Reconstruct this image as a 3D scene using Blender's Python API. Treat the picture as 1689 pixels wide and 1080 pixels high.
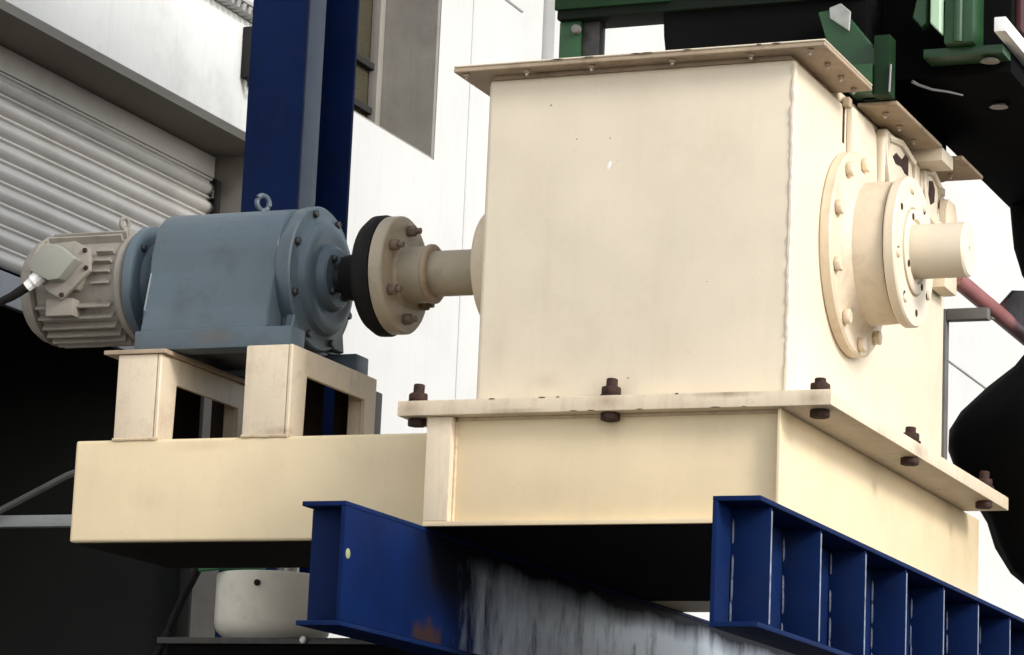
import bpy, bmesh, math, random
from mathutils import Vector, Matrix
random.seed(7)
R = math.radians
for o in list(bpy.data.objects):
    bpy.data.objects.remove(o, do_unlink=True)
S = bpy.context.scene
COL = S.collection

# ------------------------------------------------------------------ camera
cam_data = bpy.data.cameras.new('camera')
cam = bpy.data.objects.new('camera', cam_data)
COL.objects.link(cam)
S.camera = cam
YAW, PITCH, ROLL = .3992, .1937, .0432
cam_data.sensor_width = 36.0
cam_data.lens = 36.0 * 5018.0 / 1689.0
cam_data.clip_start = .05
cam_data.clip_end = 2000
_f = Vector((-math.sin(YAW) * math.cos(PITCH), math.cos(YAW) * math.cos(PITCH), math.sin(PITCH)))
_r = Vector((math.cos(YAW), math.sin(YAW), 0))
_u = _r.cross(_f)
_r2 = _r * math.cos(ROLL) + _u * math.sin(ROLL)
_u2 = -_r * math.sin(ROLL) + _u * math.cos(ROLL)
cam.matrix_world = Matrix(((_r2.x, _u2.x, -_f.x, 3.171), (_r2.y, _u2.y, -_f.y, -7.0),
                           (_r2.z, _u2.z, -_f.z, 1.5), (0, 0, 0, 1)))

# ------------------------------------------------------------------ sky, sun, exposure
SUN_EL, SUN_AZ = R(27), R(-20)            # azimuth measured from +X
sp = Vector((math.cos(SUN_EL) * math.cos(SUN_AZ), math.cos(SUN_EL) * math.sin(SUN_AZ), math.sin(SUN_EL)))
W = bpy.data.worlds.new('World')
S.world = W
W.use_nodes = True
wn = W.node_tree
bg = wn.nodes['Background']
sky = wn.nodes.new('ShaderNodeTexSky')
sky.sky_type = 'NISHITA'
sky.sun_disc = False
sky.sun_elevation = SUN_EL
sky.sun_rotation = math.atan2(sp.x, sp.y)
sky.air_density = 1.0
sky.dust_density = 1.0
sky.ozone_density = 1.0
hs = wn.nodes.new('ShaderNodeHueSaturation')
hs.inputs['Saturation'].default_value = .35
wn.links.new(sky.outputs[0], hs.inputs['Color'])
wn.links.new(hs.outputs[0], bg.inputs[0])
bg.inputs[1].default_value = .1
sl = bpy.data.lights.new('sun', 'SUN')
sl.energy = .85
sl.angle = R(14)
sl.color = (1, .955, .90)
so = bpy.data.objects.new('sun', sl)
COL.objects.link(so)
so.rotation_euler = (-sp).to_track_quat('-Z', 'Y').to_euler()
so.location = (6, -2, 9)
S.view_settings.view_transform = 'Standard'
S.view_settings.look = 'None'
S.view_settings.exposure = 1.60
S.view_settings.gamma = 1
S.view_settings.use_curve_mapping = False
S.render.engine = 'CYCLES'

# ------------------------------------------------------------------ materials
def mat(name, col, rough=.5, metal=0, var=.10, scale=6, dirt=None, dirt_amt=.0, dirt_scale=9, speck=None, speck_amt=0,
        bump=.0, bump_scale=60, spec=.5, streak=None, streak_amt=0, coat=0, stains=(), ripple=0):
    m = bpy.data.materials.new(name)
    m.use_nodes = True
    nt = m.node_tree
    N, L = nt.nodes, nt.links
    b = N['Principled BSDF']
    b.inputs['Roughness'].default_value = rough
    b.inputs['Metallic'].default_value = metal
    b.inputs['Specular IOR Level'].default_value = spec
    b.inputs['Coat Weight'].default_value = coat
    geo = N.new('ShaderNodeNewGeometry')
    pos = geo.outputs['Position']

    def noise(sc, detail=5, stretch=None, rgh=.6):
        n = N.new('ShaderNodeTexNoise')
        n.inputs['Scale'].default_value = sc
        n.inputs['Detail'].default_value = detail
        n.inputs['Roughness'].default_value = rgh
        if stretch:
            mp = N.new('ShaderNodeMapping')
            mp.inputs['Scale'].default_value = stretch
            L.new(pos, mp.inputs['Vector'])
            L.new(mp.outputs[0], n.inputs['Vector'])
        else:
            L.new(pos, n.inputs['Vector'])
        return n.outputs['Fac']

    def ramp(src, a, c):
        r = N.new('ShaderNodeMapRange')
        r.inputs['From Min'].default_value = a
        r.inputs['From Max'].default_value = c
        r.clamp = True
        L.new(src, r.inputs['Value'])
        return r.outputs[0]

    def mix(fac, A, B, mul=1.0):
        x = N.new('ShaderNodeMix')
        x.data_type = 'RGBA'
        if mul != 1.0:
            mm = N.new('ShaderNodeMath')
            mm.operation = 'MULTIPLY'
            mm.inputs[1].default_value = mul
            L.new(fac, mm.inputs[0])
            fac = mm.outputs[0]
        L.new(fac, x.inputs['Factor'])
        for k, v in (('A', A), ('B', B)):
            s = [i for i in x.inputs if i.name == k and i.type == 'RGBA'][0]
            if isinstance(v, tuple):
                s.default_value = (*v[:3], 1)
            else:
                L.new(v, s)
        return [o for o in x.outputs if o.type == 'RGBA'][0]

    lo = tuple(c * (1 - var) for c in col)
    hi = tuple(min(1, c * (1 + var)) for c in col)
    c = mix(ramp(noise(scale), .3, .7), lo, hi)
    if dirt:
        c = mix(ramp(noise(dirt_scale, 8, None, .7), .52, .74), c, dirt, dirt_amt)
    if streak:
        c = mix(ramp(noise(1.0, 6, (26, 26, 2.2), .65), .53, .72), c, streak, streak_amt)
    if speck:
        c = mix(ramp(noise(95, 2), .70, .74), c, speck, speck_amt)
    for (cx_, cy_, cz_), (rx, ry, rz), scol, samt in stains:
        mp = N.new('ShaderNodeMapping')
        mp.inputs['Location'].default_value = (-cx_ / rx, -cy_ / ry, -cz_ / rz)
        mp.inputs['Scale'].default_value = (1 / rx, 1 / ry, 1 / rz)
        L.new(pos, mp.inputs['Vector'])
        ln = N.new('ShaderNodeVectorMath')
        ln.operation = 'LENGTH'
        L.new(mp.outputs[0], ln.inputs[0])
        ad = N.new('ShaderNodeMath')
        ad.operation = 'MULTIPLY_ADD'
        ad.inputs[1].default_value = 1.3
        L.new(noise(1.0, 6, (38, 38, 12), .7), ad.inputs[0])
        L.new(ln.outputs['Value'], ad.inputs[2])
        c = mix(ramp(ad.outputs[0], 1.55, .45), c, scol, samt)
    L.new(c, b.inputs['Base Color'])
    rr = N.new('ShaderNodeMapRange')
    rr.inputs['To Min'].default_value = max(.05, rough - .1)
    rr.inputs['To Max'].default_value = min(1, rough + .12)
    L.new(noise(scale * 4), rr.inputs['Value'])
    L.new(rr.outputs[0], b.inputs['Roughness'])
    if bump:
        bp = N.new('ShaderNodeBump')
        bp.inputs['Strength'].default_value = bump
        bp.inputs['Distance'].default_value = .004
        L.new(noise(bump_scale, 4), bp.inputs['Height'])
        if ripple:
            b2 = N.new('ShaderNodeBump')
            b2.inputs['Strength'].default_value = ripple
            b2.inputs['Distance'].default_value = .03
            L.new(noise(3.2, 1), b2.inputs['Height'])
            L.new(b2.outputs[0], bp.inputs['Normal'])
        L.new(bp.outputs[0], b.inputs['Normal'])
    return m


CREAM = (.69, .60, .46)
M = {}
M['cream'] = mat('cream_paint', CREAM, .48, var=.05, scale=3, dirt=(.42, .31, .19), dirt_amt=.16, dirt_scale=5,
                 speck=(.3, .2, .13), speck_amt=.18, bump=.10, bump_scale=35, streak=(.50, .40, .28), streak_amt=.10, ripple=.30,
                 stains=[((.49, .03, 2.735), (.05, .05, .05), (.22, .14, .08), 0.28), ((.78, .03, 2.70), (.22, .05, .07), (.42, .33, .22), 0.25),
                         ((.30, .05, 2.86), (.06, .05, .03), (.40, .30, .20), 0.30), ((.46, .05, 2.84), (.04, .05, .04), (.34, .24, .15), 0.25),
                         ((.62, .05, 2.92), (.10, .05, .12), (.50, .41, .30), 0.25), ((.24, .05, 3.36), (.10, .05, .16), (.52, .43, .32), 0.23),
                         ((.16, .05, 2.95), (.05, .05, .14), (.46, .36, .25), 0.25), ((.78, .05, 3.44), (.09, .05, .18), (.54, .45, .34), 0.23),
                         ((-.95, .27, 2.60), (.09, .05, .05), (.46, .36, .24), 0.25), ((-.62, .27, 2.66), (.10, .05, .10), (.50, .40, .27), 0.23),
                         ((-.30, .27, 2.70), (.14, .05, .08), (.48, .38, .25), 0.25), ((-.80, .27, 2.75), (.16, .05, .025), (.40, .29, .18), 0.30)])
M['cream_base'] = mat('cream_paint_base', (.72, .585, .375), .48, var=.05, scale=3, dirt=(.42, .31, .19), dirt_amt=.16, dirt_scale=5,
                 speck=(.3, .2, .13), speck_amt=.18, bump=.10, bump_scale=35, streak=(.50, .40, .28), streak_amt=.10, ripple=.30,
                 stains=[((.49, .03, 2.735), (.05, .05, .05), (.22, .14, .08), 0.28), ((.78, .03, 2.70), (.22, .05, .07), (.42, .33, .22), 0.25),
                         ((.30, .05, 2.86), (.06, .05, .03), (.40, .30, .20), 0.30), ((.46, .05, 2.84), (.04, .05, .04), (.34, .24, .15), 0.25),
                         ((.62, .05, 2.92), (.10, .05, .12), (.50, .41, .30), 0.25), ((.24, .05, 3.36), (.10, .05, .16), (.52, .43, .32), 0.23),
                         ((.16, .05, 2.95), (.05, .05, .14), (.46, .36, .25), 0.25), ((.78, .05, 3.44), (.09, .05, .18), (.54, .45, .34), 0.23),
                         ((-.95, .27, 2.60), (.09, .05, .05), (.46, .36, .24), 0.25), ((-.62, .27, 2.66), (.10, .05, .10), (.50, .40, .27), 0.23),
                         ((-.30, .27, 2.70), (.14, .05, .08), (.48, .38, .25), 0.25), ((-.80, .27, 2.75), (.16, .05, .025), (.40, .29, .18), 0.30)])
M['cream_dirty'] = mat('cream_paint_dirty', (.37, .28, .19), .6, var=.15, scale=8, dirt=(.16, .08, .045), dirt_amt=.7,
                       dirt_scale=14, bump=.2)
M['cream_worn'] = mat('cream_paint_worn', (.67, .56, .41), .5, var=.08, scale=6, dirt=(.34, .25, .17), dirt_amt=.45,
                      dirt_scale=12, bump=.12, streak=(.3, .2, .12), streak_amt=.3,
                      stains=[((-.046, -.02, 2.785), (.05, .06, .03), (.25, .14, .08), .6), ((.49, -.02, 2.79), (.06, .06, .03), (.24, .14, .08), .7),
                              ((1.03, -.0, 2.785), (.06, .10, .03), (.22, .13, .08), .7), ((.80, -.02, 2.80), (.12, .06, .012), (.16, .09, .05), .75),
                              ((.25, -.02, 2.77), (.10, .06, .012), (.2, .12, .07), .6), ((1.07, .8, 2.785), (.06, .09, .03), (.24, .14, .08), .6),
                              ((-.55, .27, 2.785), (.09, .05, .02), (.22, .14, .08), .7), ((-.95, .30, 2.82), (.02, .06, .09), (.3, .2, .12), .6),
                              ((-.54, .66, 2.98), (.05, .05, .025), (.45, .43, .38), .6)])
M['coupling'] = mat('coupling_paint', (.36, .30, .215), .5, var=.08, scale=8, dirt=(.20, .16, .11), dirt_amt=.6, dirt_scale=14, bump=.15)
M['cream_rust'] = mat('cream_paint_over_rust', (.17, .12, .085), .6, var=.35, scale=40, dirt=(.05, .026, .018), dirt_amt=.8, dirt_scale=50, bump=.3)
M['weld'] = mat('weld_bead', (.58, .46, .31), .55, var=.2, scale=60, dirt=(.16, .09, .05), dirt_amt=.7, dirt_scale=30, bump=.6, bump_scale=120)
M['rust'] = mat('rusty_steel', (.034, .015, .011), .75, spec=.3, var=.4, scale=60, dirt=(.085, .036, .02), dirt_amt=.6, dirt_scale=70, bump=.5, bump_scale=200)
M['steel'] = mat('bare_steel', (.42, .40, .37), .42, metal=.6, var=.2, scale=20, dirt=(.14, .08, .05), dirt_amt=.5)
M['zinc'] = mat('zinc_bolt', (.34, .33, .31), .45, metal=.5, var=.2, scale=40)
M['blue'] = mat('navy_paint', (.0028, .0125, .060), .6, spec=.08, var=.22, scale=4, dirt=(.02, .025, .05), dirt_amt=.35, dirt_scale=7,
                speck=(.1, .1, .14), speck_amt=.15, bump=.12, bump_scale=30, streak=(.012, .018, .045), streak_amt=.4)
M['bluegrey'] = mat('pale_navy', (.050, .068, .105), .5, var=.2, scale=5, streak=(.12, .14, .17), streak_amt=.5)
M['bluewear'] = mat('worn_navy_edge', (.16, .19, .25), .5, var=.4, scale=30, dirt=(.01, .02, .06), dirt_amt=.9, dirt_scale=18)
M['blueweld'] = mat('navy_weld', (.06, .07, .12), .5, var=.3, scale=60, bump=.6, bump_scale=150)
M['gear'] = mat('blue_grey_enamel', (.070, .098, .119), .45, var=.07, scale=6, dirt=(.032, .038, .04), dirt_amt=.45, dirt_scale=9,
                speck=(.35, .37, .38), speck_amt=.12, bump=.22, bump_scale=110, stains=[((-.80, .30, 3.06), (.09, .08, .035), (.10, .075, .055), .7), ((-.93, .34, 3.15), (.05, .1, .09), (.035, .04, .042), .5)])
M['gear_dirty'] = mat('blue_grey_worn', (.075, .090, .098), .55, var=.15, scale=14, dirt=(.11, .085, .065), dirt_amt=.7, dirt_scale=12, bump=.2)
M['motor'] = mat('motor_grey', (.25, .225, .19), .5, var=.10, scale=9, dirt=(.075, .062, .045), dirt_amt=.6, dirt_scale=15, bump=.15, bump_scale=80)
M['motorlid'] = mat('motor_lid_grey', (.25, .25, .215), .5, var=.06, scale=9, dirt=(.25, .21, .15), dirt_amt=.3, bump=.1)
M['rubber'] = mat('black_rubber', (.006, .005, .0047), .75, spec=.25, var=.3, scale=30, dirt=(.016, .013, .011), dirt_amt=.4, bump=.2)
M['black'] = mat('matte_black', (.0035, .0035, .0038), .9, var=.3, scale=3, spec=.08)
M['oil_shade_steel'] = mat('oily_shaded_steel', (.035, .033, .032), .4, metal=.3, var=.3, scale=30, dirt=(.10, .07, .05), dirt_amt=.4)  # also colours the shaded belly of the gearbox
M['darkshade'] = mat('brown_painted_shade', (.010, .006, .0045), .85, var=.4, scale=6, dirt=(.02, .012, .008), dirt_amt=.5, spec=.15)  # dark colour standing for shade under the skid and inside the stands
M['green'] = mat('green_paint', (.012, .056, .016), .45, var=.25, scale=7, dirt=(.02, .035, .012), dirt_amt=.5, bump=.1)
M['greenshade'] = mat('shaded_green_paint', (.0022, .006, .0026), .7, var=.3, scale=5, dirt=(.004, .004, .0035), dirt_amt=.6, spec=.2)  # the green paint with deep shade put into its colour
M['greenhalfshade'] = mat('half_shaded_green_paint', (.0055, .026, .0075), .6, var=.3, scale=6, dirt=(.007, .009, .006), dirt_amt=.6, spec=.2)  # the green paint darkened to carry the shade on it
M['greenlit'] = mat('lit_green_paint', (.42, .60, .42), .5, var=.1, scale=6)  # the green paint with bright light put into its colour
M['wall'] = mat('white_wall_paint', (.52, .52, .505), .7, var=.05, scale=.8, dirt=(.42, .42, .405), dirt_amt=.4, dirt_scale=1.5,
                bump=.05, bump_scale=14, streak=(.42, .41, .38), streak_amt=.25, spec=.2)
M['fascia'] = mat('off_white_fascia', (.86, .86, .82), .75, var=.04, scale=2, dirt=(.52, .51, .46), dirt_amt=.35, dirt_scale=3, spec=.2,
                  streak=(.52, .50, .44), streak_amt=.18)
M['concrete'] = mat('grey_concrete', (.24, .225, .20), .85, var=.14, scale=3, dirt=(.16, .145, .125), dirt_amt=.6, dirt_scale=4,
                    bump=.3, bump_scale=25, spec=.2, streak=(.19, .19, .15), streak_amt=.5)
M['soffit'] = mat('soffit_board', (.19, .165, .135), .85, var=.12, scale=2, spec=.2)
M['shutter'] = mat('shutter_steel', (.62, .60, .565), .5, var=.08, scale=2.5, dirt=(.36, .33, .28), dirt_amt=.4, dirt_scale=3, bump=.05)
M['shutterbar'] = mat('shutter_bar', (.20, .21, .23), .45, var=.1)
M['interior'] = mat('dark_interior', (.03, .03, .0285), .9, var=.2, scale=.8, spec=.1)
M['pipe'] = mat('pale_pipe', (.42, .43, .42), .5, var=.1, scale=9, dirt=(.2, .19, .17), dirt_amt=.4)
M['greybar'] = mat('grey_bar', (.13, .125, .115), .55, var=.12, scale=8, dirt=(.05, .045, .04), dirt_amt=.4)
M['red'] = mat('dusty_red_paint', (.30, .12, .12), .5, var=.15, scale=8, dirt=(.28, .14, .12), dirt_amt=.5)
M['redark'] = mat('dark_red_paint', (.045, .004, .004), .6, var=.2, scale=6)
M['drum'] = mat('pale_grey_drum', (.80, .77, .70), .55, var=.06, scale=6, dirt=(.22, .20, .16), dirt_amt=.4, dirt_scale=6)
M['ground'] = mat('concrete_yard', (.040, .036, .031), .9, var=.15, scale=.7, dirt=(.026, .024, .020), dirt_amt=.5, dirt_scale=1.3, bump=.3, bump_scale=20)
M['zincsheet'] = mat('galvanised_sheet', (.42, .42, .40), .45, var=.1, scale=6)
M['glass'] = mat('dusty_glass', (.045, .040, .024), .25, var=.15, scale=3, spec=.5)
M['plate'] = mat('grey_label_plate', (.30, .31, .29), .5, var=.2, scale=25)
M['wire'] = mat('grey_wire', (.22, .22, .22), .5)
M['hose'] = mat('green_hose', (.015, .12, .045), .5)
M['white'] = mat('white_enamel', (.80, .80, .78), .4, var=.03)
M['hole'] = mat('pale_hole', (.26, .28, .15), .6, var=.2, scale=60)

# navy web with worn streaks, sky sheen and machine shade painted into its colour, and a rust patch near its front end
def worn_sheen_mat():
    m = mat('navy_paint_worn_sheen', (.0015, .010, .055), .55, spec=.1, var=.25, scale=5, bump=.15, bump_scale=30)
    nt = m.node_tree
    N, L = nt.nodes, nt.links
    b = N['Principled BSDF']
    base = b.inputs['Base Color'].links[0].from_socket
    geo = N.new('ShaderNodeNewGeometry')
    sep = N.new('ShaderNodeSeparateXYZ')
    L.new(geo.outputs['Position'], sep.inputs[0])

    def mr(src, a, c, lo=0., hi=1.):
        r = N.new('ShaderNodeMapRange')
        r.inputs['From Min'].default_value = a
        r.inputs['From Max'].default_value = c
        r.inputs['To Min'].default_value = lo
        r.inputs['To Max'].default_value = hi
        L.new(src, r.inputs['Value'])
        return r.outputs[0]

    def mth(op, a, c):
        x = N.new('ShaderNodeMath')
        x.operation = op
        for i, v in enumerate((a, c)):
            if isinstance(v, float):
                x.inputs[i].default_value = v
            else:
                L.new(v, x.inputs[i])
        return x.outputs[0]

    def nz(sc, stretch, det=6):
        mp = N.new('ShaderNodeMapping')
        mp.inputs['Scale'].default_value = stretch
        L.new(geo.outputs['Position'], mp.inputs['Vector'])
        n = N.new('ShaderNodeTexNoise')
        n.inputs['Scale'].default_value = sc
        n.inputs['Detail'].default_value = det
        n.inputs['Roughness'].default_value = .65
        L.new(mp.outputs[0], n.inputs['Vector'])
        return n.outputs['Fac']

    def mix(fac, A, col):
        x = N.new('ShaderNodeMix')
        x.data_type = 'RGBA'
        L.new(fac, x.inputs['Factor'])
        L.new(A, [i for i in x.inputs if i.name == 'A' and i.type == 'RGBA'][0])
        [i for i in x.inputs if i.name == 'B' and i.type == 'RGBA'][0].default_value = (*col, 1)
        return [o for o in x.outputs if o.type == 'RGBA'][0]
    along = mr(mth('ADD', sep.outputs['Y'], mth('MULTIPLY', nz(1, (5, 9, 3)), .7)), .62, .95)                      # the painted sheen starts some way along the beam
    low = mr(mth('ADD', sep.outputs['Z'], mth('MULTIPLY', nz(3, (1, 1, .3)), .10)), 2.50, 2.44)
    patch = mr(nz(1, (3, 2.6, .8)), .30, .40)
    streak = mr(nz(1, (6, 5, 1.6)), .30, .40)
    scr = mr(nz(1, (20, 13, 5)), .34, .50, .55, 1.)
    fac = mth('MULTIPLY', mth('MULTIPLY', along, low), mth('MULTIPLY', mth('MULTIPLY', patch, streak), scr))
    shade_mask = mth('MULTIPLY', mr(mth('ADD', sep.outputs['Y'], mth('MULTIPLY', nz(2, (1, 1, 1)), .25)), .0, .22),
              mr(mth('ADD', sep.outputs['Z'], mth('MULTIPLY', nz(2, (1, 1, .6)), .12)), 2.30, 2.42))  # soft shade under the machine, painted dark into the upper web
    c = mix(mth('MULTIPLY', shade_mask, .93), base, (.004, .004, .006))
    c = mix(mth('MULTIPLY', fac, .92), c, (.58, .64, .73))  # sky reflection on glossy paint put in as pale colour, broken by streaks
    dy = mth('SUBTRACT', sep.outputs['Y'], .05)
    dz = mth('SUBTRACT', sep.outputs['Z'], 2.21)
    d2 = mth('ADD', mth('MULTIPLY', mth('MULTIPLY', dy, dy), .16), mth('MULTIPLY', mth('MULTIPLY', dz, dz), 1.0))
    rust = mr(mth('ADD', d2, mth('MULTIPLY', nz(1, (22, 22, 22)), .008)), .0060, .0040)
    c = mix(mth('MULTIPLY', rust, .9), c, (.035, .018, .012))
    L.new(c, b.inputs['Base Color'])
    L.new(mr(fac, 0., 1., .08, .9), b.inputs['Specular IOR Level'])
    L.new(mr(fac, 0., 1., .6, .34), b.inputs['Roughness'])
    return m


M['worn_sheen'] = worn_sheen_mat()

# ------------------------------------------------------------------ mesh helpers
ORG = {}


class MB:
    def __init__(self):
        self.bm = bmesh.new()

    def _bev(self, geom_faces, w, seg=2):
        if w <= 0:
            return
        ed = set()
        for f in geom_faces:
            for e in f.edges:
                ed.add(e)
        bmesh.ops.bevel(self.bm, geom=list(ed), offset=w, segments=seg, affect='EDGES', profile=.6, clamp_overlap=True)

    def box(self, x0, x1, y0, y1, z0, z1, bev=0, seg=2):
        v = [self.bm.verts.new(p) for p in ((x0, y0, z0), (x1, y0, z0), (x1, y1, z0), (x0, y1, z0),
                                            (x0, y0, z1), (x1, y0, z1), (x1, y1, z1), (x0, y1, z1))]
        fs = [self.bm.faces.new([v[i] for i in q]) for q in
              ((0, 3, 2, 1), (4, 5, 6, 7), (0, 1, 5, 4), (1, 2, 6, 5), (2, 3, 7, 6), (3, 0, 4, 7))]
        self._bev(fs, bev, seg)
        return self

    def prism(self, pts, axis, a, b, bev=0, seg=2):
        """polygon pts in the two other axes (in x,y,z order), extruded along axis from a to b"""
        def P(p, t):
            q = list(p)
            q.insert(axis, t)
            return q
        A = [self.bm.verts.new(P(p, a)) for p in pts]
        B = [self.bm.verts.new(P(p, b)) for p in pts]
        n = len(pts)
        fs = [self.bm.faces.new(A), self.bm.faces.new(B[::-1])]
        for i in range(n):
            j = (i + 1) % n
            fs.append(self.bm.faces.new((A[i], B[i], B[j], A[j])))
        self._bev(fs, bev, seg)
        return self

    def lathe(self, prof, axis, c, n=48, a0=0, a1=2 * math.pi):
        """prof: list of (t along axis, radius); c: centre in the other two axes"""
        full = abs(a1 - a0 - 2 * math.pi) < 1e-6
        m = n if full else n + 1
        rings = []
        for t, r in prof:
            ring = []
            if r < 1e-6:
                q = list(c)
                q.insert(axis, t)
                ring = [self.bm.verts.new(q)]
            else:
                for k in range(m):
                    a = a0 + (a1 - a0) * k / n
                    q = [c[0] + r * math.cos(a), c[1] + r * math.sin(a)]
                    q.insert(axis, t)
                    ring.append(self.bm.verts.new(q))
            rings.append(ring)
        for A, B in zip(rings, rings[1:]):
            for k in range(n):
                j = (k + 1) % m
                if len(A) == 1 and len(B) == 1:
                    continue
                if len(A) == 1:
                    self.bm.faces.new((A[0], B[k], B[j]))
                elif len(B) == 1:
                    self.bm.faces.new((A[k], B[0], A[j]))
                else:
                    self.bm.faces.new((A[k], B[k], B[j], A[j]))
        for Rg in (rings[0], rings[-1]):
            if len(Rg) > 2 and full and prof[0] != prof[-1]:
                self.bm.faces.new(Rg)
        return self

    def tube(self, pts, r, n=10, closed=False):
        pts = [Vector(p) for p in pts]
        rings = []
        up = Vector((.123, .31, .94)).normalized()
        for i, p in enumerate(pts):
            if closed:
                d = pts[(i + 1) % len(pts)] - pts[i - 1]
            else:
                d = (pts[min(i + 1, len(pts) - 1)] - pts[max(i - 1, 0)])
            d.normalize()
            s = d.cross(up).normalized()
            t = s.cross(d)
            rr = r[i] if isinstance(r, (list, tuple)) else r
            rings.append([self.bm.verts.new(p + (s * math.cos(2 * math.pi * k / n) + t * math.sin(2 * math.pi * k / n)) * rr) for k in range(n)])
        pairs = list(zip(rings, rings[1:]))
        if closed:
            pairs.append((rings[-1], rings[0]))
        for A, B in pairs:
            for k in range(n):
                j = (k + 1) % n
                self.bm.faces.new((A[k], B[k], B[j], A[j]))
        if not closed:
            self.bm.faces.new(rings[0])
            self.bm.faces.new(rings[-1][::-1])
        return self

    def mesh(self, name, m, org=(0, 0, 0), ang=35):
        bm = self.bm
        bmesh.ops.recalc_face_normals(bm, faces=bm.faces[:])
        bmesh.ops.translate(bm, verts=bm.verts[:], vec=-Vector(org))
        for f in bm.faces:
            f.smooth = True
        for e in bm.edges:
            if len(e.link_faces) == 2:
                e.smooth = e.calc_face_angle(0) < R(ang)
        me = bpy.data.meshes.new(name)
        bm.to_mesh(me)
        bm.free()
        me.materials.append(M[m])
        return me

    def build(self, name, m, parent=None, ang=35):
        org = ORG[parent] if parent else (0, 0, 0)
        o = bpy.data.objects.new(name, self.mesh(name, m, org, ang))
        COL.objects.link(o)
        if parent:
            o.parent = parent
        ORG[o] = org
        return o


def tag(o, label, cat, group=None, kind=None):
    if label:
        o['label'] = label
    if cat:
        o['category'] = cat
    if group:
        o['group'] = group
    if kind:
        o['kind'] = kind
    return o


def thing(name, label, cat, loc, group=None):
    o = bpy.data.objects.new(name, None)
    COL.objects.link(o)
    o.location = loc
    o.empty_display_size = .1
    ORG[o] = tuple(loc)
    return tag(o, label, cat, group)


def place(name, me, parent, world, rot=None):
    """an object that shares mesh data, set at a world position under a part or thing"""
    o = bpy.data.objects.new(name, me)
    COL.objects.link(o)
    o.parent = parent
    o.location = Vector(world) - Vector(ORG[parent])
    if rot:
        o.rotation_euler = rot
    return o


def hexa(r, rot=0):
    return [(r * math.cos(R(60 * k + rot)), r * math.sin(R(60 * k + rot))) for k in range(6)]


# ------------------------------------------------------------------ ground
g = MB()
g.box(-150, 150, -150, 150, -.3, 0)
tag(g.build('ground', 'ground'), None, None, None, 'structure')

# ------------------------------------------------------------------ factory building on the left, its long wall running along Y
WX = -3.2
bld = thing('factory_building', 'white walled factory building behind the machine with a half raised roller shutter', 'building', (WX, 5.3, 0))


def yz(pts, x0, x1, name, m, parent=bld, bev=.006):
    b = MB()
    b.prism(pts, 0, x0, x1, bev, 1)
    return b.build(name, m, parent)


# wall panels with recessed joints
yz([(5.30, 0), (7.38, 0), (7.38, 8), (6.97, 8), (6.97, 5.37), (5.62, 5.37), (5.62, 8), (5.30, 8)], WX - .38, WX, 'wall_panel', 'wall')
yz([(7.395, 0), (8.085, 0), (8.085, 6.50), (7.395, 6.50)], WX - .38, WX, 'wall_panel', 'wall')
yz([(7.395, 6.508), (8.085, 6.508), (8.085, 9), (7.395, 9)], WX - .38, WX, 'wall_panel', 'wall')
yz([(8.125, 0), (8.44, 0), (8.44, 9), (8.125, 9)], WX - .38, WX - .03, 'wall_pier', 'wall')
yz([(8.46, 0), (8.66, 0), (8.66, 9), (8.46, 9)], WX - .38, WX + .04, 'wall_pier', 'wall')
y = 8.67
for k, wd in enumerate((3.0, 3.0, 3.0, 3.2, 3.2, 3.2, 3.2, 3.2, 3.2, 3.2)):
    for z0, z1 in ((0, 3.15), (3.165, 6.29), (6.305, 9)):
        yz([(y, z0), (y + wd - .015, z0), (y + wd - .015, z1), (y, z1)], WX - .38, WX, 'wall_panel', 'wall')
    y += wd
yz([(5.30, 8.01), (7.385, 8.01), (7.385, 9), (5.30, 9)], WX - .38, WX, 'wall_panel', 'wall')
yz([(-9, 0), (.5, 0), (.5, 4.985), (-9, 4.985)], WX - .38, WX, 'wall_panel', 'wall')
yz([(-9, 5.56), (5.29, 5.56), (5.29, 9), (-9, 9)], WX - .38, WX, 'wall_panel', 'wall')
MB().box(WX - .5, WX - .39, 5.32, 40, 0, 9).build('wall_backing', 'concrete', bld)
# concrete window reveal and the window set back in it
yz([(6.945, 5.372), (6.968, 5.372), (6.968, 8), (6.945, 8)], WX - .36, WX - .004, 'window_reveal', 'concrete')
yz([(5.622, 5.372), (6.94, 5.372), (6.94, 5.39), (5.622, 5.39)], WX - .36, WX - .004, 'window_sill', 'concrete')
win = yz([(5.63, 5.392), (6.94, 5.392), (6.94, 8), (5.63, 8)], WX - .375, WX - .362, 'window', 'glass')
for z in (5.62, 5.86):
    MB().box(WX - .36, WX - .33, 5.63, 6.94, z, z + .035, .003).build('window_bar', 'interior', win)
MB().box(WX - .36, WX - .31, 6.88, 6.94, 5.392, 8, .003).build('window_frame', 'concrete', win)
# door lintel: fascia, soffit, flashing, jamb
MB().box(WX - .08, WX, -9, 5.29, 4.985, 5.50, .006).build('fascia', 'fascia', bld)
MB().box(WX - .37, WX - .082, -9, 5.29, 4.992, 5.05, .002).build('soffit', 'soffit', bld)
MB().box(WX - .375, WX - .01, 5.292, 5.299, 0, 4.99).build('door_jamb', 'concrete', bld)
fl = MB().box(WX - .02, WX + .07, -9, 5.29, 5.535, 5.553, .003).build('flashing', 'zincsheet', bld)
rib = MB().prism([(WX + .0, 5.50), (WX + .055, 5.50), (WX + .065, 5.534), (WX + .0, 5.534)], 1, -.016, .016, .003, 1).mesh('rib', 'zincsheet')
for k in range(40):
    place('rib', rib, fl, (0, 3.1 + k * .055, 0))
br = MB()
br.box(WX + .002, WX + .05, 4.80, 4.85, 5.22, 5.46, .004)
br.box(WX + .002, WX + .09, 4.87, 4.90, 5.20, 5.30, .004)
br.tube([(WX + .03, 4.82, 5.22), (WX + .05, 4.84, 5.17), (WX + .06, 4.88, 5.20)], .012, 8)
br.build('bracket', 'interior', bld)
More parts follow.
